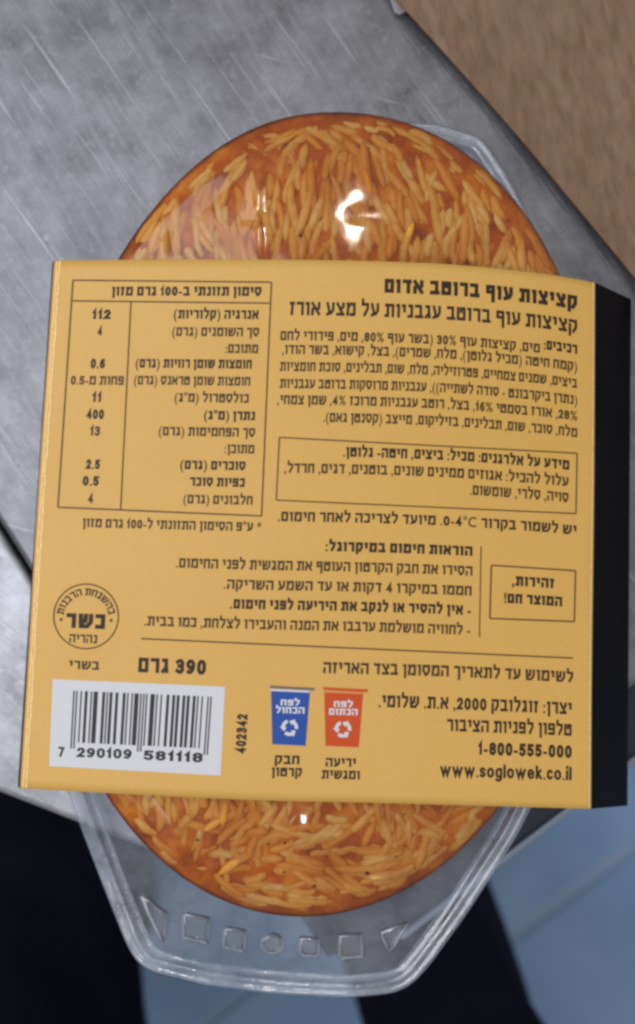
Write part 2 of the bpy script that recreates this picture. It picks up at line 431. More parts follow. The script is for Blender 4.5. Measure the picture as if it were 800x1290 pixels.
# ------------------------------------------------------------ the meal inside
m, nt, b = mat('tomato_sauce'); v = coords(nt)
c = ramp(nt, [(.30, (.24, .038, .003)), (.52, (.60, .145, .005)), (.72, (.84, .34, .02))], tex(nt, v, 120, 6, .65)).outputs[0]
c = mixc(nt, ramp(nt, [(.5, 0.0), (.72, .8)], tex(nt, v, 38, 3)).outputs[0], c, (.50, .10, .006))
nt.links.new(c, b.inputs['Base Color']); b.inputs['Roughness'].default_value = .35
b.inputs['Subsurface Weight'].default_value = .25; b.inputs['Subsurface Radius'].default_value = (.003, .001, .0004); b.inputs['Subsurface Scale'].default_value = 1
bump(nt, b, tex(nt, v, 260, 5, .6), .7, .0006); b.inputs['Specular IOR Level'].default_value = .12; M['sauce'] = m
m, nt, b = mat('rice_grain'); v = coords(nt, kind='Object'); oi = N(nt, 'ShaderNodeObjectInfo'); gi = N(nt, 'ShaderNodeNewGeometry')
rnd = math_n(nt, 'FRACT', math_n(nt, 'ADD', oi.outputs['Random'], math_n(nt, 'MULTIPLY', gi.outputs['Random Per Island'], 3.7)))
c = ramp(nt, [(0.0, (.76, .30, .025)), (.35, (.88, .50, .11)), (.7, (.88, .60, .20)), (1.0, (.82, .37, .035))], rnd).outputs[0]
tg = N(nt, 'ShaderNodeTexCoord'); 
c = mixc(nt, ramp(nt, [(.36, .05), (.62, .75)], tex(nt, v, 180, 4, .6)).outputs[0], c, (.78, .31, .03))
gp = N(nt, 'ShaderNodeNewGeometry')
c = mixc(nt, ramp(nt, [(.44, 0.0), (.62, .7)], tex(nt, gp.outputs['Position'], 52, 4, .6)).outputs[0], c, (.62, .185, .009))
nt.links.new(c, b.inputs['Base Color']); b.inputs['Roughness'].default_value = .38
b.inputs['Subsurface Weight'].default_value = .2; b.inputs['Subsurface Radius'].default_value = (.002, .001, .0004); b.inputs['Subsurface Scale'].default_value = 1
b.inputs['Specular IOR Level'].default_value = .18; M['grain'] = m
meal = empty('rice_meal', (Cw.x, Cw.y, .0065))
srows = []
for i in range(1, NF + 1):
    f = i / NF; row = []
    for p in TOP:
        x = Cw.x + (p.x - Cw.x) * f * .998; y = Cw.y + (p.y - Cw.y) * f * .998
        h = base_height(f, x, y) - .0012 - .0005 * (.5 + noise.noise(Vector((x * 300, y * 300, 2))))
        row.append(Vector((x, y, h)))
    srows.append(row)
for k, z in SIDE: srows.append([Vector((Cw.x + (p.x - Cw.x) * (k - .0015), Cw.y + (p.y - Cw.y) * (k - .0015), z)) for p in TOP])
link('tomato_sauce', grid_mesh('tomato_sauce', srows, True), M['sauce'], meal, True)
def grain_data(L, w, bend, seed):
    rnd_ = random.Random(seed); vs = []; n = 8; K_ = 7
    for i in range(K_ + 1):
        u = -1 + 2 * i / K_; r_ = w * (max(.02, 1 - abs(u) ** 3.2)) ** .5 * (1 + .08 * rnd_.uniform(-1, 1))
        for j in range(n):
            a = 2 * math.pi * j / n
            vs.append(Vector((u * L / 2, r_ * math.cos(a) + bend * (1 - u * u), r_ * .8 * math.sin(a) )))
    fs = [(i * n + j, i * n + (j + 1) % n, (i + 1) * n + (j + 1) % n, (i + 1) * n + j) for i in range(K_) for j in range(n)]
    fs += [tuple(range(n - 1, -1, -1)), tuple(range(K_ * n, K_ * n + n))]
    return vs, fs
gv = [grain_data(random.choice((random.uniform(.006, .009), random.uniform(.010, .0165), random.uniform(.010, .0165))), random.uniform(.00098, .00145), random.uniform(-.0011, .0011), i) for i in range(16)]
gme = []
for vs, fs in gv:
    me = mesh('rice_grain', vs, fs); me.materials.append(M['grain'])
    for p in me.polygons: p.use_smooth = True
    gme.append(me)
def norm_r(x, y):
    a = math.atan2((y - Cw.y) / .102, (x - Cw.x) / .0706) % (2 * math.pi); best = None
    for i in range(NT):          # radial distance to the rim outline
        pass_ = TOP_A[i], TOP_A[(i + 1) % NT] + (2 * math.pi if i == NT - 1 else 0)
        if pass_[0] <= a + (2 * math.pi if a < TOP_A[0] else 0) < pass_[1]:
            u = (a + (2 * math.pi if a < TOP_A[0] else 0) - pass_[0]) / (pass_[1] - pass_[0]); q = TOP[i].lerp(TOP[(i + 1) % NT], u)
            return math.hypot(x - Cw.x, y - Cw.y) / math.hypot(q.x - Cw.x, q.y - Cw.y)
    return 1.0
TOP_A = [math.atan2((q.y - Cw.y) / .102, (q.x - Cw.x) / .0706) % (2 * math.pi) for q in TOP]
k0 = TOP_A.index(min(TOP_A)); TOP = TOP[k0:] + TOP[:k0]; TOP_A = TOP_A[k0:] + TOP_A[:k0]
cand = []
for zone in (0, 1):
    tries = 0; want = 330 if zone == 0 else 290
    pts = []
    while len(pts) < want and tries < 20000:
        tries += 1
        x = random.uniform(-.062, .064); y = random.uniform(.054, .105) if zone == 0 else random.uniform(-.106, -.064)
        f = norm_r(x, y)
        if f > .978: continue
        if any((x - a) ** 2 + (y - b_) ** 2 < .0015 ** 2 for a, b_ in pts[-400:]): continue
        pts.append((x, y))
        nz = noise.noise(Vector((x * 26, y * 26, 5 + zone)))
        if zone == 0: ang = math.pi / 2 + R(-8) + nz * 1.3 - max(0, x) * 4.5 * -1 + random.gauss(0, .24)
        else: ang = R(60) + nz * 2.8 + random.gauss(0, .5)
        # grains near the rim lie along it
        if f > .88:
            tang = math.atan2(-x / .07 ** 2, 1) if False else math.atan2(x * .102 ** 2, -y * .070 ** 2)
            w_ = (f - .88) / .09
            d = (tang - ang + math.pi / 2) % math.pi - math.pi / 2
            ang += d * min(1, w_)
        if max(norm_r(x + .0065 * math.cos(ang) * g_, y + .0065 * math.sin(ang) * g_) for g_ in (-1, 1)) > .992: pts.pop(); continue
        cand.append((x, y, f, ang, random.random()))
def grain_xf(x, y, f, ang, q):
    lump = noise.noise(Vector((x * 70, y * 70, 4)))
    h = base_height(min(f, 1), x, y) - .00118 - .0007 * q - max(0, lump) * .0016
    if f > .9: h -= (f - .9) * .008
    # tilt with the surface near the rim
    return Matrix.Translation((x, y, h)) @ Matrix.Rotation(ang, 4, 'Z') @ Matrix.Rotation(random.gauss(0, .07), 4, 'Y')
cand.sort(key=lambda c_: c_[4])
inv = Matrix.Translation(meal.location).inverted()
sv, sf = [], []
for i, c_ in enumerate(cand):
    mx = grain_xf(*c_); k = random.randrange(16)
    if i < 295:
        o = bpy.data.objects.new('rice_grain', gme[k]); COL.objects.link(o); o.parent = meal
        o.matrix_basis = inv @ mx
    else:
        vs, fs = gv[k]; o_ = len(sv)
        sv += [mx @ q for q in vs]; sf += [tuple(o_ + a for a in f_) for f_ in fs]
rest = link('deeper_rice_grains', mesh('deeper_rice_grains', sv, sf), M['grain'], meal, True); rest['kind'] = 'stuff'
# dark herb flecks in the sauce
M['herb'] = simple('dark_herb', (.05, .028, .01), .6)
hv, hf = [], []
for i in range(40):
    x = random.uniform(-.06, .06); y = random.choice((random.uniform(.056, .1), random.uniform(-.1, -.067))); f = norm_r(x, y)
    if f > .96: continue
    h = base_height(f, x, y) - .00045; s_ = random.uniform(.0002, .0007); a = random.uniform(0, 6.3); o_ = len(hv)
    for k in range(5):
        r_ = s_ * random.uniform(.5, 1.2)
        hv.append(Vector((x + r_ * math.cos(a + k * 1.256), y + .7 * r_ * math.sin(a + k * 1.256), h)))
    hv.append(Vector((x, y, h + .0002)))
    hf += [(o_ + k, o_ + (k + 1) % 5, o_ + 5) for k in range(5)]
hk = link('herb_flecks', mesh('herb_flecks', hv, hf), M['herb'], meal); hk['kind'] = 'stuff'
tag(meal, 'orange rice in tomato sauce pressed against the inside of the clear tray', 'rice meal')

# ------------------------------------------------------------ cardboard sleeve
TOPC = [(68, 328), (200, 327), (326, 327), (430, 328), (500, 330), (580, 334), (650, 341), (700, 347), (750, 356)]
BOTC = [(25, 993), (170, 1001), (320, 1008), (450, 1011), (600, 1015), (745, 1019)]
LEFC = [(328, 68), (430, 61), (650, 46), (850, 34), (993, 25)]
RIGC = [(356, 750), (600, 749), (850, 746), (1019, 745)]
def V(s, t):
    xt = 68 + s * (750 - 68); xb = 25 + s * (745 - 25)
    yt = smooth_interp(TOPC, xt); yb = smooth_interp(BOTC, xb)
    yl = 328 + t * (993 - 328); yr = 356 + t * (1019 - 356)
    xl = smooth_interp(LEFC, yl); xr = smooth_interp(RIGC, yr)
    X = (1 - t) * xt + t * xb + (1 - s) * xl + s * xr - ((1 - s) * (1 - t) * 68 + s * (1 - t) * 750 + (1 - s) * t * 25 + s * t * 745)
    Y = (1 - t) * yt + t * yb + (1 - s) * yl + s * yr - ((1 - s) * (1 - t) * 328 + s * (1 - t) * 356 + (1 - s) * t * 993 + s * t * 1019)
    return X, Y
def Zs(s, t):
    s_ = min(1, max(0, s))
    z = .0385 + .0045 * 4 * s_ * (1 - s_) * (1 - .5 * t) - .0035 * s_ ** 4 * (1 - t)
    d = min(s_, 1 - s_) * 140      # mm to the fold
    if d < 1.1: z -= .0011 * (1 - math.sqrt(max(0, 1 - ((1.1 - d) / 1.1) ** 2)))
    return z
def Wd(s, t, up=0.0):
    x, y = V(s, t); p = P(x, y, Zs(s, t)); p.z += up
    return p
def inv_V(px, py):
    s, t = (px - 45) / 700, (py - 335) / 670
    for _ in range(12):
        x, y = V(s, t); e = 1e-4
        xs, ys = V(s + e, t); xt, yt = V(s, t + e)
        a, b_, c_, d = (xs - x) / e, (xt - x) / e, (ys - y) / e, (yt - y) / e
        det = a * d - b_ * c_; dx, dy = px - x, py - y
        s += (d * dx - b_ * dy) / det; t += (-c_ * dx + a * dy) / det
    return s, t
sleeve = empty('cardboard_sleeve', (0, Cw.y, .001))
ss = [0, .0012, .0028, .005, .008, .012, .02] + [.02 + .96 * i / 60 for i in range(1, 60)] + [.98, .988, .992, .995, .9972, .9988, 1]
tt = [i / 60 for i in range(61)]
rowsY = [[Wd(s, t) for s in ss] for t in tt]
def solid(o, th, off=-1):
    md = o.modifiers.new('board', 'SOLIDIFY'); md.thickness = th; md.offset = off; return o
me = grid_mesh('back_panel', [list(reversed(r_)) for r_ in rowsY]); me.flip_normals() if me.polygons[0].normal.z < 0 else None
back = link('back_panel', me, M['yellow'], sleeve, True); back['label'] = 'yellow back panel printed with dark text'
solid(back, .00040, -1)
def side(px_top, px_bot, edge_rows, name, n=10):
    rws = []
    for i, t in enumerate(tt):
        a = edge_rows[i]; y = px_top[1] + (px_bot[1] - px_top[1]) * t; x = px_top[0] + (px_bot[0] - px_top[0]) * t
        b_ = P(x, y, .0030); row = []
        for k in range(n + 1):
            u = k / n; q = a.lerp(b_, u); 
            row.append(q)
        rws.append(row)
    return rws
rr_ = side((795, 377), (790.5, 1015), [r_[-1] + Vector((.00005, 0, -.0001)) for r_ in rowsY], 'r')
me = grid_mesh('side_panel', rr_)
if me.polygons[0].normal.x < 0: me.flip_normals()
o = link('side_panel', me, M['black'], sleeve, True); solid(o, .0004, -1)
rl_ = side((66, 332), (22.5, 990), [r_[0] + Vector((-.00005, 0, -.0001)) for r_ in rowsY], 'l')
me = grid_mesh('side_panel', rl_)
if me.polygons[0].normal.x > 0: me.flip_normals()
o = link('side_panel', me, M['black'], sleeve, True); solid(o, .0004, -1)
me = grid_mesh('front_panel', [[rl_[i][-1] + Vector((0, 0, -.0014)), rr_[i][-1] + Vector((0, 0, -.0014))] for i in range(61)])
if me.polygons[0].normal.z > 0: me.flip_normals()
o = link('front_panel', me, M['black'], sleeve, False)
fold = []
for side_rows in (rl_, rr_):
    fr = []
    for r_ in side_rows:
        a = r_[-1]; fr.append([a, a + Vector((0, 0, -.0014))])
    fold.append(fr)
for fr in fold: link('bottom_fold', grid_mesh('bottom_fold', fr), M['black'], sleeve)
tag(sleeve, 'yellow and black cardboard sleeve with dark Hebrew text wrapped around the tray', 'food sleeve')

# raw paper edge along the cut ends of the back panel
# ------------------------------------------------------------ print on the back panel
UP = .00007
def add_print(name, vs, fs, matl, parent=None):
    o = link(name, mesh(name, vs, fs), matl, None)
    o.parent = parent or back
    o.matrix_parent_inverse = Matrix.Translation(sleeve.location).inverted() if False else Matrix()
    # vertices are in world space: back sits at the world origin after parenting
    return o
def strip(p0, p1, w, seg=None, up=UP):
    """rule from p0 to p1 in photo px, w px wide"""
    d = Vector(p1) - Vector(p0); L = d.length; n_ = Vector((-d.y, d.x)) / L * w / 2
    seg = seg or max(1, int(L / 12)); vs = []; fs = []
    for i in range(seg + 1):
        c_ = Vector(p0) + d * i / seg
        for sg in (1, -1):
            q = c_ + n_ * sg; vs.append(Wd(*inv_V(q.x, q.y), up))
    for i in range(seg): fs.append((2 * i, 2 * i + 1, 2 * i + 3, 2 * i + 2))
    return vs, fs
def merge(parts):
    vs, fs = [], []
    for a, b_ in parts:
        o_ = len(vs); vs += a; fs += [tuple(o_ + k for k in f) for f in b_]
    return vs, fs
LTR = re.compile(r'[0-9A-Za-z](?:[0-9A-Za-z.\-,°]*[0-9A-Za-z%°])?%?')
def visual(s):
    toks = []; pos = 0
    for mt in LTR.finditer(s):
        if mt.start() > pos: toks.append((0, s[pos:mt.start()]))
        toks.append((1, mt.group())); pos = mt.end()
    if pos < len(s): toks.append((0, s[pos:]))
    sw = {'(': ')', ')': '('}; out = ''
    for k, t in reversed(toks): out += t if k else ''.join(sw.get(c_, c_) for c_ in reversed(t))
    return out
HEB = {
 'א': (.72, ['0,1 1,0', '1,1 1,.58 .68,.4', '.32,.62 0,.42 0,0']), 'ב': (.66, ['0,1 .82,1 .82,0', '0,0 1.06,0']), 'ג': (.48, ['.1,1 .8,1 .8,.42 1,0', '.8,.36 0,0']),
 'ד': (.62, ['0,1 1.06,1', '.8,1 .8,0']), 'ה': (.72, ['0,1 1,1 1,0', '.02,.40 0,0']), 'ו': (.32, ['0,1 1,1 1,0']), 'ז': (.42, ['0,1 1,1', '.6,1 .45,0']),
 'ח': (.68, ['0,0 0,1 1,1 1,0']), 'ט': (.70, ['0,1 0,0 1,0 1,1 .5,1 .5,.7']), 'י': (.32, ['0,1 1,1 1,.5']), 'כ': (.58, ['0,1 1,1 1,0 0,0']), 'ך': (.58, ['0,1 1,1 1,-.35']),
 'ל': (.60, ['0,1.4 0,1 1,1 1,.62 .4,0']), 'מ': (.74, ['0,0 .14,.9', '0,1 .14,.72 .42,1 1,1 1,0 .5,0']), 'ם': (.66, ['0,0 0,1 1,1 1,0 0,0']), 'נ': (.44, ['.2,1 1,1 1,0 0,0']),
 'ן': (.32, ['0,1 1,1 1,-.35']), 'ס': (.70, ['.4,0 0,.4 0,1 1,1 1,.4 .6,0 .38,0']), 'ע': (.66, ['1,1 1,.45 .7,.14 0,0', '0,1 .38,.12']), 'פ': (.64, ['.5,.5 0,.5 0,1 1,1 1,0 0,0']),
 'ף': (.64, ['.5,.5 0,.5 0,1 1,1 1,-.35']), 'צ': (.66, ['0,1 .95,0', '1,1 1,.72 .5,.45', '0,0 1,0']), 'ץ': (.60, ['0,1 .5,.42 .5,-.35', '1,1 1,.76 .5,.42']), 'ק': (.68, ['0,1 1,1 1,.42 .62,0', '0,.6 0,-.35']),
 'ר': (.58, ['0,1 1,1 1,0']), 'ש': (.86, ['0,1 .06,0 .66,0 1,.4 1,1', '.5,1 .46,.5 .04,.34']), 'ת': (.74, ['0,1 1,1 1,0', '.24,1 .24,0 -.06,0']),
 '0': (.58, ['.3,0 0,.22 0,.78 .3,1 .7,1 1,.78 1,.22 .7,0 .3,0']), '1': (.34, ['0,.78 .8,1 .8,0']), '2': (.56, ['0,.8 .25,1 .75,1 1,.8 1,.62 0,0 1,0']),
 '3': (.56, ['0,.9 .3,1 .75,1 1,.8 1,.66 .7,.53 .35,.53', '.7,.53 1,.38 1,.2 .75,0 .3,0 0,.1']), '4': (.6, ['.75,0 .75,1 0,.28 1,.28']),
 '5': (.56, ['1,1 .1,1 .05,.55 .7,.6 1,.42 1,.18 .7,0 .3,0 0,.1']), '6': (.58, ['.9,.96 .5,1 .15,.8 0,.45 0,.2 .3,0 .7,0 1,.2 1,.38 .7,.58 .3,.58 .04,.42']),
 '7': (.54, ['0,1 1,1 .35,0']), '8': (.58, ['.3,.54 0,.7 0,.86 .3,1 .7,1 1,.86 1,.7 .7,.54 .3,.54', '.3,.54 0,.38 0,.16 .3,0 .7,0 1,.16 1,.38 .7,.54']),
 '9': (.58, ['.1,.04 .5,0 .85,.2 1,.55 1,.8 .7,1 .3,1 0,.8 0,.62 .3,.42 .7,.42 .96,.58']),
 'w': (1.0, ['0,1 .27,0 .5,.92 .73,0 1,1']), 's': (.56, ['1,.85 .7,1 .25,1 0,.82 .1,.6 .9,.4 1,.18 .7,0 .25,0 0,.12']), 'o': (.66, ['.3,0 0,.25 0,.75 .3,1 .7,1 1,.75 1,.25 .7,0 .3,0']),
 'g': (.64, ['1,.1 .7,0 .3,0 0,.25 0,.75 .3,1 .7,1 1,.9', '1,1 1,-.25 .7,-.5 .2,-.5 0,-.4']), 'l': (.18, ['.5,1.5 .5,0']), 'i': (.18, ['.5,1 .5,0', '.5,1.62 .5,1.52']),
 'e': (.64, ['0,.5 1,.5 1,.75 .7,1 .3,1 0,.75 0,.25 .3,0 .75,0 1,.12']), 'k': (.6, ['0,1.5 0,0', '.9,1 .05,.42', '.3,.58 1,0']), 'c': (.56, ['1,.85 .7,1 .3,1 0,.75 0,.25 .3,0 .7,0 1,.15'])}
def heb_letter(ch, th):
    """a letter drawn from pen strokes, unit height, th = pen width"""
    w, strokes = HEB[ch]; w = w * (1 + th * .35); vs, fs = [], []
    for n_, st in enumerate(strokes):
        pts = [Vector([float(a) for a in q.split(',')]) for q in st.split()]
        pts = [Vector((th / 2 + q.x * (w - th), th / 2 + q.y * (1 - th))) for q in pts]
        closed = (pts[0] - pts[-1]).length < 1e-6; L = len(pts); o_ = len(vs)
        for i in range(L):
            a = pts[i - 1] if i > 0 else (pts[-2] if closed else None); c_ = pts[i + 1] if i < L - 1 else (pts[1] if closed else None)
            d0 = (pts[i] - a).normalized() if a is not None else None; d1 = (c_ - pts[i]).normalized() if c_ is not None else None
            ext = Vector((0, 0))
            if d0 is None: d0 = d1; ext = -d1 * th / 2
            elif d1 is None: d1 = d0; ext = d0 * th / 2
            n0, n1 = Vector((-d0.y, d0.x)), Vector((-d1.y, d1.x)); m_ = n0 + n1
            m_ = m_ / max(.35, m_.length_squared) * th
            vs += [(*(pts[i] + ext + m_), n_), (*(pts[i] + ext - m_), n_)]
        fs += [(o_ + 2 * i, o_ + 2 * i + 1, o_ + 2 * i + 3, o_ + 2 * i + 2) for i in range(L - 1)]
    return vs, fs, w
cache = {}
def font_mesh(body, offset):
    cu = bpy.data.curves.new('t', 'FONT'); cu.body = body; cu.resolution_u = 3; cu.offset = offset; cu.fill_mode = 'FRONT'
    ob = bpy.data.objects.new('t', cu); COL.objects.link(ob)
    dg = bpy.context.evaluated_depsgraph_get(); me = bpy.data.meshes.new_from_object(ob.evaluated_get(dg))
    vs = [(v_.co.x, v_.co.y, 0) for v_ in me.vertices]; fs = [tuple(p.vertices) for p in me.polygons]
    bpy.data.objects.remove(ob); bpy.data.curves.remove(cu); bpy.data.meshes.remove(me)
    return vs, fs
def glyphs(body, offset, heb=True):
    th = .185 + offset * 3.2; x = 0; vs, fs = [], []
    for ch in (visual(body) if heb else body):
        if ch == ' ': x += .36; continue
        key = (ch, round(th, 3))
        if key not in cache:
            if ch in HEB: cache[key] = heb_letter(ch, th)
            else:
                a, f_ = font_mesh(ch, offset * .8); x0 = min(q[0] for q in a); k = 1 / .66; kx = k * .88
                a = [((q[0] - x0) * kx, q[1] * k, 0) for q in a]; cache[key] = (a, f_, max(q[0] for q in a))
        a, f_, w = cache[key]; o_ = len(vs)
        vs += [Vector((q[0] + x, q[1] * .592, q[2])) for q in a]; fs += [tuple(o_ + k for k in f) for f in f_]
        x += w + .15
    return vs, fs
def text(body, xl, xr, yb, h, matl='ink', bold=.0, heb=True, ref=None, name='printed_text', up=UP):
    """a line whose right end stands on yb; h = letter height in photo px"""
    vs, fs = glyphs(body, bold, heb)
    x0 = min(v_.x for v_ in vs); x1 = max(v_.x for v_ in vs); ref = .592
    sr, t0 = inv_V(xr, yb); sl, _ = inv_V(xl, yb - (xr - xl) * .035)
    out = []
    ymid = V((sl + sr) / 2, t0)[1]; y2 = V((sl + sr) / 2, t0 + .01)[1]; dt = .01 / (y2 - ymid)
    for v_ in vs:
        u = (v_.x - x0) / (x1 - x0)
        out.append(Wd(sl + (sr - sl) * u, t0 - v_.y / ref * h * dt, up + v_.z * 8e-6))
    return add_print(name, out, fs, M[matl])
B = .018; BB = .03
text('קציצות עוף ברוטב אדום', 484, 727, 390, 17.5, 'ink', BB)
text('קציצות עוף ברוטב עגבניות על מצע אורז', 364, 727, 420, 17, 'ink', .012)
ing = [('מים, קציצות עוף 30% (בשר עוף 80%, מים, פירורי לחם', 353, 444.5), ('(קמח חיטה (מכיל גלוטן), מלח, שמרים), בצל, קישוא, בשר הודו,', 355, 468),
       ('ביצים, שמנים צמחיים, פטרוזיליה, מלח, שום, תבלינים, סוכת חומציות', 352, 489), ('(נתרן ביקרבונט - סודה לשתייה)), עגבניות מרוסקות ברוטב עגבניות', 352, 510),
       ('28%, אורז בסמטי 16%, בצל, רוטב עגבניות מרוכז 4%, שמן צמחי,', 349, 530), ('מלח, סוכר, שום, תבלינים, בזיליקום, מייצב (קסנטן גאם).', 407, 551)]
for i, (s_, xl, yb) in enumerate(ing): text(s_, xl, 727 if i else 680, yb, 11.5, 'ink_thin', .012)
text('רכיבים:', 685, 727, 446, 11.5, 'ink', .03)
text('מידע על אלרגנים: מכיל: ביצים, חיטה- גלוטן.', 432, 717, 592, 12, 'ink', .022)
text('עלול להכיל: אגוזים ממינים שונים, בוטנים, דגים, חרדל,', 358, 716, 613, 12, 'ink_thin', .012)
text('סויה, סלרי, שומשום.', 592, 716, 633, 12, 'ink_thin', .012)
text('יש לשמור בקרור 0-4°C. מיועד לצריכה לאחר חימום.', 350, 726, 674, 12, 'ink', .012)
text('הוראות חימום במיקרוגל:', 410, 595, 700.5, 12, 'ink', .028)
text('הסירו את חבק הקרטון העוטף את המגשית לפני החימום.', 222, 595, 725.5, 12, 'ink_thin', .012)
text('חממו במיקרו 4 דקות או עד השמע השריקה.', 282, 594, 750.5, 12, 'ink_thin', .012)
text('- אין להסיר או לנקב את היריעה לפני חימום.', 290, 593, 775, 12, 'ink', .028)
text('- לחוויה מושלמת ערבבו את המנה והעבירו לצלחת, כמו בבית.', 182, 592, 800, 12, 'ink_thin', .012)
text('זהירות,', 645, 698, 741, 12, 'ink', .028); text('המוצר חם!', 635, 708, 764, 12, 'ink', .028)
text('לשימוש עד לתאריך המסומן בצד האריזה', 407, 722, 860, 14, 'ink_thin', .014)
text('יצרן: זוגלובק 2000, א.ת. שלומי.', 477, 720, 900, 15, 'ink', .014)
text('טלפון לפניות הציבור', 563, 720, 927, 15, 'ink', .012)
text('1-800-555-000', 602, 720, 955, 16, 'ink', .02, False)
text('www.soglowek.co.il', 554, 720, 983, 12.5, 'ink', .02, False)
text('390 גרם', 174, 259, 850, 18.5, 'ink', .020)
text('בשרי', 87, 125, 844, 10.5, 'ink_thin', .014)
# nutrition table
text('סימון תזונתי ב-100 גרם מזון', 141, 329, 373, 11.5, 'ink', .022)
rows_t = [('אנרגיה (קלוריות)', 219, 326, 402, 1), ('סך השומנים (גרם)', 217, 326, 424, 0), ('מתוכם:', 284, 325, 445, 0), ('חומצות שומן רוויות (גרם)', 171, 317, 464.5, 1),
          ('חומצות שומן טראנס (גרם)', 169, 315, 486, 0), ('כולסטרול (מ"ג)', 220, 313, 507.5, 0), ('נתרן (מ"ג)', 257, 321, 529.5, 1), ('סך הפחמימות (גרם)', 200, 321, 550.5, 0),
          ('מתוכן:', 283, 320, 571.5, 0), ('סוכרים (גרם)', 227, 309, 592.5, 1), ('כפיות סוכר', 239, 308, 613.5, 1), ('חלבונים (גרם)', 231, 318, 636, 0)]
for s_, xl, xr, yb, bo in rows_t: text(s_, xl, xr, yb, 11, 'ink' if bo else 'ink_thin', .022 if bo else .012)
vals = [('112', 115.5, 139, 402, 1), ('4', 122, 128.5, 423, 0), ('0.6', 114, 132, 464, 1), ('11', 115.5, 127, 506.5, 0), ('400', 108, 130.5, 528, 1), ('13', 113, 125.5, 549, 0),
        ('2.5', 107, 125.5, 591, 1), ('0.5', 104, 124, 612, 1), ('4', 110, 117, 634, 0)]
for s_, xl, xr, yb, bo in vals: text(s_, xl, xr, yb, 12, 'ink' if bo else 'ink_thin', .022 if bo else .012, False)
text('פחות מ-0.5', 89, 155.5, 485, 11, 'ink_thin', .012)
text('* ע"פ הסימון התזונתי ל-100 גרם מזון', 104, 329, 669.5, 11, 'ink_thin', .012)
rw = 1.9
def frame(name, pts, w=rw):
    v_, f_ = merge([strip(pts[i], pts[(i + 1) % 4], w, up=UP * (1 + .12 * i)) for i in range(4)])
    return add_print(name, v_, f_, M['ink_rule'])
frame('nutrition_table_frame', [(92, 353), (342, 355.5), (329.5, 650), (73, 639)])
v_, f_ = merge([strip((91, 379), (341, 382), rw, up=UP * .8), strip((165, 380.5), (152, 643), rw, up=UP * .7)])
add_print('nutrition_table_rules', v_, f_, M['ink_rule'])
frame('allergen_frame', [(352, 551), (727, 571), (725.5, 647), (348, 630)], 1.7)
frame('warning_frame', [(619, 712), (725, 719), (723.5, 783), (617, 779)], 1.9)
v_, f_ = strip((606, 688), (604, 803), 1.6); add_print('vertical_rule', v_, f_, M['ink_rule'])
v_, f_ = strip((178, 804.5), (722, 829), 1.9); add_print('long_rule', v_, f_, M['ink_rule'])
M['fold_light'] = ink('fold_highlight_ink', (.86, .60, .27))  # light catching the sleeve folds, painted on as pale strips
def fold_highlight_strip(s0, s1, name):
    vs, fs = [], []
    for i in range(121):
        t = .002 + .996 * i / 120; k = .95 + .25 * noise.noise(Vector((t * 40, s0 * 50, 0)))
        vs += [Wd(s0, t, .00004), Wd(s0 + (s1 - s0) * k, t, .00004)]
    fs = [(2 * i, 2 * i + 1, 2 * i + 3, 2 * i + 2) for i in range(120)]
    add_print(name, vs, fs, M['fold_light'])
fold_highlight_strip(.0045, .0125, 'fold_highlight'); fold_highlight_strip(.9975, .9945, 'fold_highlight')
# kosher stamp
def ring(cx, cy, r0, r1, n=64, up=UP):
    vs, fs = [], []
    for i in range(n):
        a = 2 * math.pi * i / n
        for r_ in (r0, r1): vs.append(Wd(*inv_V(cx + r_ * math.cos(a), cy + r_ * math.sin(a)), up))
    for i in range(n): j = (i + 1) % n; fs.append((2 * i, 2 * i + 1, 2 * j + 1, 2 * j))
    return vs, fs
def disc(cx, cy, r, n=10, up=UP):
    vs = [Wd(*inv_V(cx + r * math.cos(2 * math.pi * i / n), cy + r * math.sin(2 * math.pi * i / n)), up) for i in range(n)]
    return vs, [tuple(range(n))]
v_, f_ = merge([ring(108.5, 776.5, 39.8, 41.6), disc(77, 780.5, 2.1), disc(140, 781.5, 2.1)])
add_print('stamp_ring', v_, f_, M['ink_rule'])
text('כשר', 83, 132, 792.5, 18.5, 'ink', .03); text('נהריה', 87, 122, 810.5, 10.5, 'ink_thin', .012)
gvs, gfs = glyphs('בהשגחת הרבנות', .012); x0 = min(q.x for q in gvs); x1 = max(q.x for q in gvs); out = []
for q in gvs:
    u = (q.x - x0) / (x1 - x0); a = R(172) + (R(8) - R(172)) * u; r_ = 28.5 + q.y / .592 * 9
    out.append(Wd(*inv_V(108.5 + r_ * math.cos(a), 778.5 - r_ * math.sin(a)), UP + q.z * 8e-6))
add_print('stamp_text', out, gfs, M['ink_thin'])
# barcode, EAN-13
def quad(pts, up=UP, seg=6):
    a, b_, c_, d = [Vector(q) for q in pts]; vs = []; fs = []
    for i in range(seg + 1):
        for j in range(seg + 1):
            q = a.lerp(b_, j / seg).lerp(d.lerp(c_, j / seg), i / seg); vs.append(Wd(*inv_V(q.x, q.y), up))
    for i in range(seg):
        for j in range(seg): k = i * (seg + 1) + j; fs.append((k, k + seg + 1, k + seg + 2, k + 1))
    return vs, fs
BQ = [(66.5, 855.5), (283.5, 865), (278, 977), (62, 965)]
v_, f_ = quad(BQ, UP * .8, 12); add_print('barcode_panel', v_, f_, M['white'])
Lc = ['0001101', '0011001', '0010011', '0111101', '0100011', '0110001', '0101111', '0111011', '0110111', '0001011']
Rc = [''.join('1' if c_ == '0' else '0' for c_ in s_) for s_ in Lc]; Gc = [s_[::-1] for s_ in Rc]
par = 'LGLGLG'; num = '290109581118'
bits = '101' + ''.join((Lc if par[i] == 'L' else Gc)[int(num[i])] for i in range(6)) + '01010' + ''.join(Rc[int(c_)] for c_ in num[6:]) + '101'
parts = []; i = 0
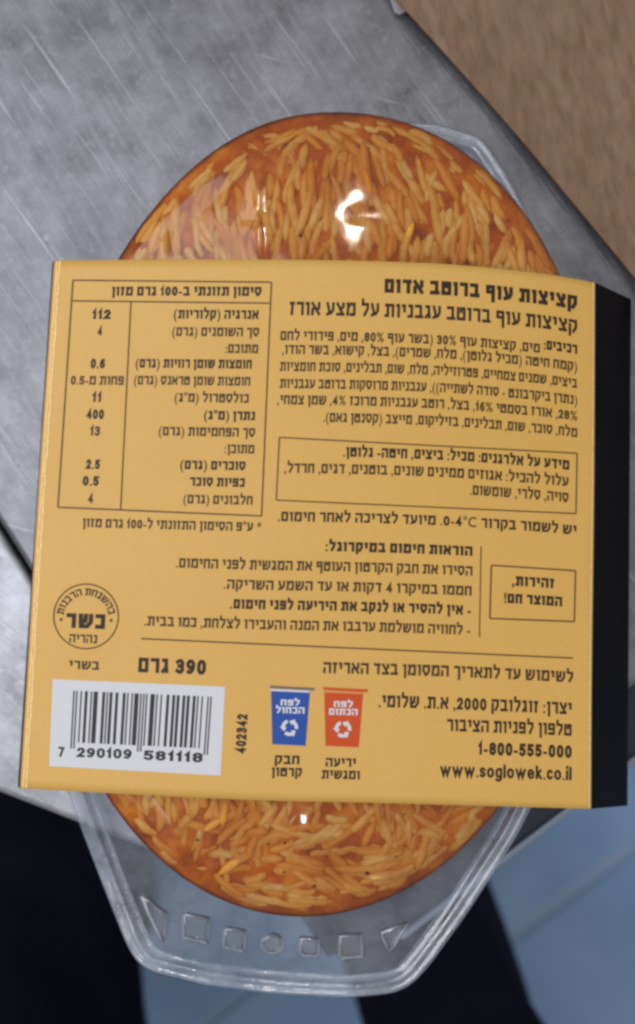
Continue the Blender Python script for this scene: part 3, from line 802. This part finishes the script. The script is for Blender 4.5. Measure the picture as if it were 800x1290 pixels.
TLb, TRb, BRb, BLb = Vector((92.5, 870)), Vector((267, 877.5)), Vector((262.5, 943)), Vector((89, 935))
while i < 95:
    if bits[i] == '1':
        j = i
        while j < 95 and bits[j] == '1': j += 1
        guard = i < 3 or 45 <= i < 50 or i >= 92
        a, b_ = TLb.lerp(TRb, i / 95), TLb.lerp(TRb, j / 95); c_, d = BLb.lerp(BRb, j / 95), BLb.lerp(BRb, i / 95)
        if guard: c_ = c_ + (c_ - b_) * .12; d = d + (d - a) * .12
        parts.append(quad([a, b_, c_, d], UP * 1.5, 2)); i = j
    else: i += 1
v_, f_ = merge(parts); add_print('barcode_bars', v_, f_, M['ink_black'])
def text_dir(body, p0, p1, h, matl, bold=.012, heb=False, up=UP, name='printed_text'):
    """text along the line p0 -> p1 (photo px, baseline)"""
    vs, fs = glyphs(body, bold, heb); x0 = min(q.x for q in vs); x1 = max(q.x for q in vs)
    p0, p1 = Vector(p0), Vector(p1); d = p1 - p0; n_ = Vector((d.y, -d.x)).normalized()
    ref = .592
    out = [Wd(*inv_V(*(p0 + d * ((q.x - x0) / (x1 - x0)) + n_ * (q.y / ref * h))), up) for q in vs]
    return add_print(name, out, fs, M[matl])
text_dir('7', (73, 953), (81, 953.5), 12.5, 'ink_black', up=UP * 1.6, name='barcode_number')
text_dir('290109', (95, 953.5), (166, 956), 12, 'ink_black', up=UP * 1.6, name='barcode_number')
text_dir('581118', (180, 957), (255, 960.5), 12, 'ink_black', up=UP * 1.6, name='barcode_number')
text_dir('402342', (309.5, 950), (312, 900), 13, 'ink', .02)
# recycling bins
def bin_icon(x, y, body, pale, l1, l2):
    tilt = .05
    v_, f_ = quad([(x + 1, y + 6), (x + 50, y + 8), (x + 44.5, y + 76), (x + 2.5, y + 74)], UP * .8, 5)
    add_print('recycling_bin_icon', v_, f_, M[body])
    v_, f_ = quad([(x, y), (x + 56, y + 3), (x + 55.5, y + 6.5), (x, y + 3.5)], UP * .9, 5)
    a = add_print('bin_lid_icon', v_, f_, M['ink_grey' if body == 'blue' else 'orange'])
    v_, f_ = quad([(x + .5, y + 4.3), (x + 49, y + 6.5), (x + 49, y + 9), (x + .5, y + 6.8)], UP * 1.3, 4)
    add_print('bin_lid_stripe', v_, f_, M['white' if body == 'blue' else 'pale_orange'])
    text(l1, x + 13, x + 37, y + 25.5, 7.5, 'white', .02, up=UP * 1.6); text(l2, x + 7, x + 43, y + 35.5, 8, 'white', .02, up=UP * 1.6)
    cx, cy = x + 24.5, y + 53; parts = []
    for k in range(3):      # three chasing arrows
        a0 = R(90 + 120 * k + 18); vs = []; n = 6
        for i in range(n + 1):
            a = a0 + R(66) * i / n
            for r_ in (6.2, 10.6): vs.append(Wd(*inv_V(cx + r_ * math.cos(a), cy - r_ * math.sin(a)), UP * 1.6))
        fs = [(2 * i, 2 * i + 1, 2 * i + 3, 2 * i + 2) for i in range(n)]
        a = a0 + R(66); o_ = len(vs)
        for r_, da in ((3.8, 0), (13, 0), (8.4, R(40))): vs.append(Wd(*inv_V(cx + r_ * math.cos(a + da), cy - r_ * math.sin(a + da)), UP * 1.6))
        fs.append((o_, o_ + 1, o_ + 2)); parts.append((vs, fs))
    v_, f_ = merge(parts); add_print('recycling_arrows', v_, f_, M['white'])
bin_icon(340.5, 863.5, 'blue', 'pale_blue', 'לפח', 'הכחול'); bin_icon(407.5, 865.5, 'orange', 'pale_orange', 'לפח', 'הכתום')
text('חבק', 346, 377, 963, 11, 'ink', .016); text('קרטון', 342, 380, 978.5, 11, 'ink', .016)
text('יריעה', 410, 448, 966.5, 11, 'ink', .016); text('ומגשית', 405, 453, 982, 11, 'ink', .016)

# ------------------------------------------------------------ person standing at the table (dark trousers)
m, nt, b = mat('dark_navy_cloth'); v = coords(nt)
c = mixc(nt, tex(nt, v, 9, 4), (.005, .005, .010), (.018, .018, .028)); nt.links.new(c, b.inputs['Base Color'])
b.inputs['Roughness'].default_value = .95; b.inputs['Specular IOR Level'].default_value = .03
b.inputs['Sheen Weight'].default_value = .0
bump(nt, b, tex(nt, coords(nt, (1, 1, .35)), 22, 4), .6, .01); M['cloth'] = m
person = empty('person', (-.06, -.36, FZ))
def leg_rows(path, nseg=36):
    """path: (x, y, z, rx, ry)"""
    rws = []; m_ = len(path); steps = (m_ - 1) * 8
    for i in range(steps + 1):
        u = i / 8; k = min(m_ - 2, int(u)); f = u - k; f = f * f * (3 - 2 * f) if False else f
        a, b_ = path[k], path[k + 1]; q = [a[j] + (b_[j] - a[j]) * f for j in range(5)]
        row = []
        for j in range(nseg):
            an = 2 * math.pi * j / nseg
            w = 1 + .10 * noise.noise(Vector((math.cos(an) * 1.6, math.sin(an) * 1.6, q[2] * 9))) + .035 * math.sin(an * 5 + q[2] * 11)
            row.append(Vector((q[0] + q[3] * w * math.cos(an), q[1] + q[4] * w * math.sin(an), q[2])))
        rws.append(row)
    return rws
legA = leg_rows([(-.262, -.335, FZ + .04, .105, .105), (-.262, -.34, FZ + .2, .115, .11), (-.245, -.355, -.42, .125, .115), (-.215, -.40, -.2, .13, .12), (-.16, -.46, 0, .125, .13), (-.09, -.50, .1, .13, .14)])
legB = leg_rows([(.066, -.315, FZ + .04, .080, .10), (.075, -.33, FZ + .2, .066, .085), (.102, -.37, -.42, .046, .085), (.098, -.42, -.2, .088, .11), (.07, -.47, 0, .11, .13), (.0, -.50, .1, .13, .14)])
vs, fs = [], []
for rws in (legA, legB):
    o_ = len(vs); n = len(rws[0])
    for r_ in rws: vs += r_
    for i in range(len(rws) - 1):
        for j in range(n): fs.append((o_ + i * n + j, o_ + i * n + (j + 1) % n, o_ + (i + 1) * n + (j + 1) % n, o_ + (i + 1) * n + j))
    fs.append(tuple(o_ + (len(rws) - 1) * n + j for j in range(n)))
tr = link('trousers', mesh('trousers', vs, fs), M['cloth'], person, True)
M['shoe'] = simple('black_shoe', (.008, .008, .01), .5, .4)
for cx, cy in ((-.262, -.335), (.066, -.315)):
    rws = []
    for i in range(13):
        u = i / 12; y = cy - .10 + .24 * u; w = .045 * (math.sin(math.pi * min(1, .18 + u * .8)) ** .5) * (.5 if i in (0, 12) else 1); hh = .085 - .055 * u
        rws.append([Vector((cx + w * math.cos(2 * math.pi * k / 14), y, FZ + hh / 2 + hh / 2 * math.sin(2 * math.pi * k / 14))) for k in range(14)])
    link('shoe', grid_mesh('shoe', rws, True), M['shoe'], person, True)
tag(person, 'person in dark navy trousers standing at the table corner above the blue floor', 'person')

# keep world-space geometry in place under parents that carry a location
bpy.context.view_layer.update()
for o in list(bpy.data.objects):
    if o.type == 'MESH' and o.name.startswith(('flat',)): pass
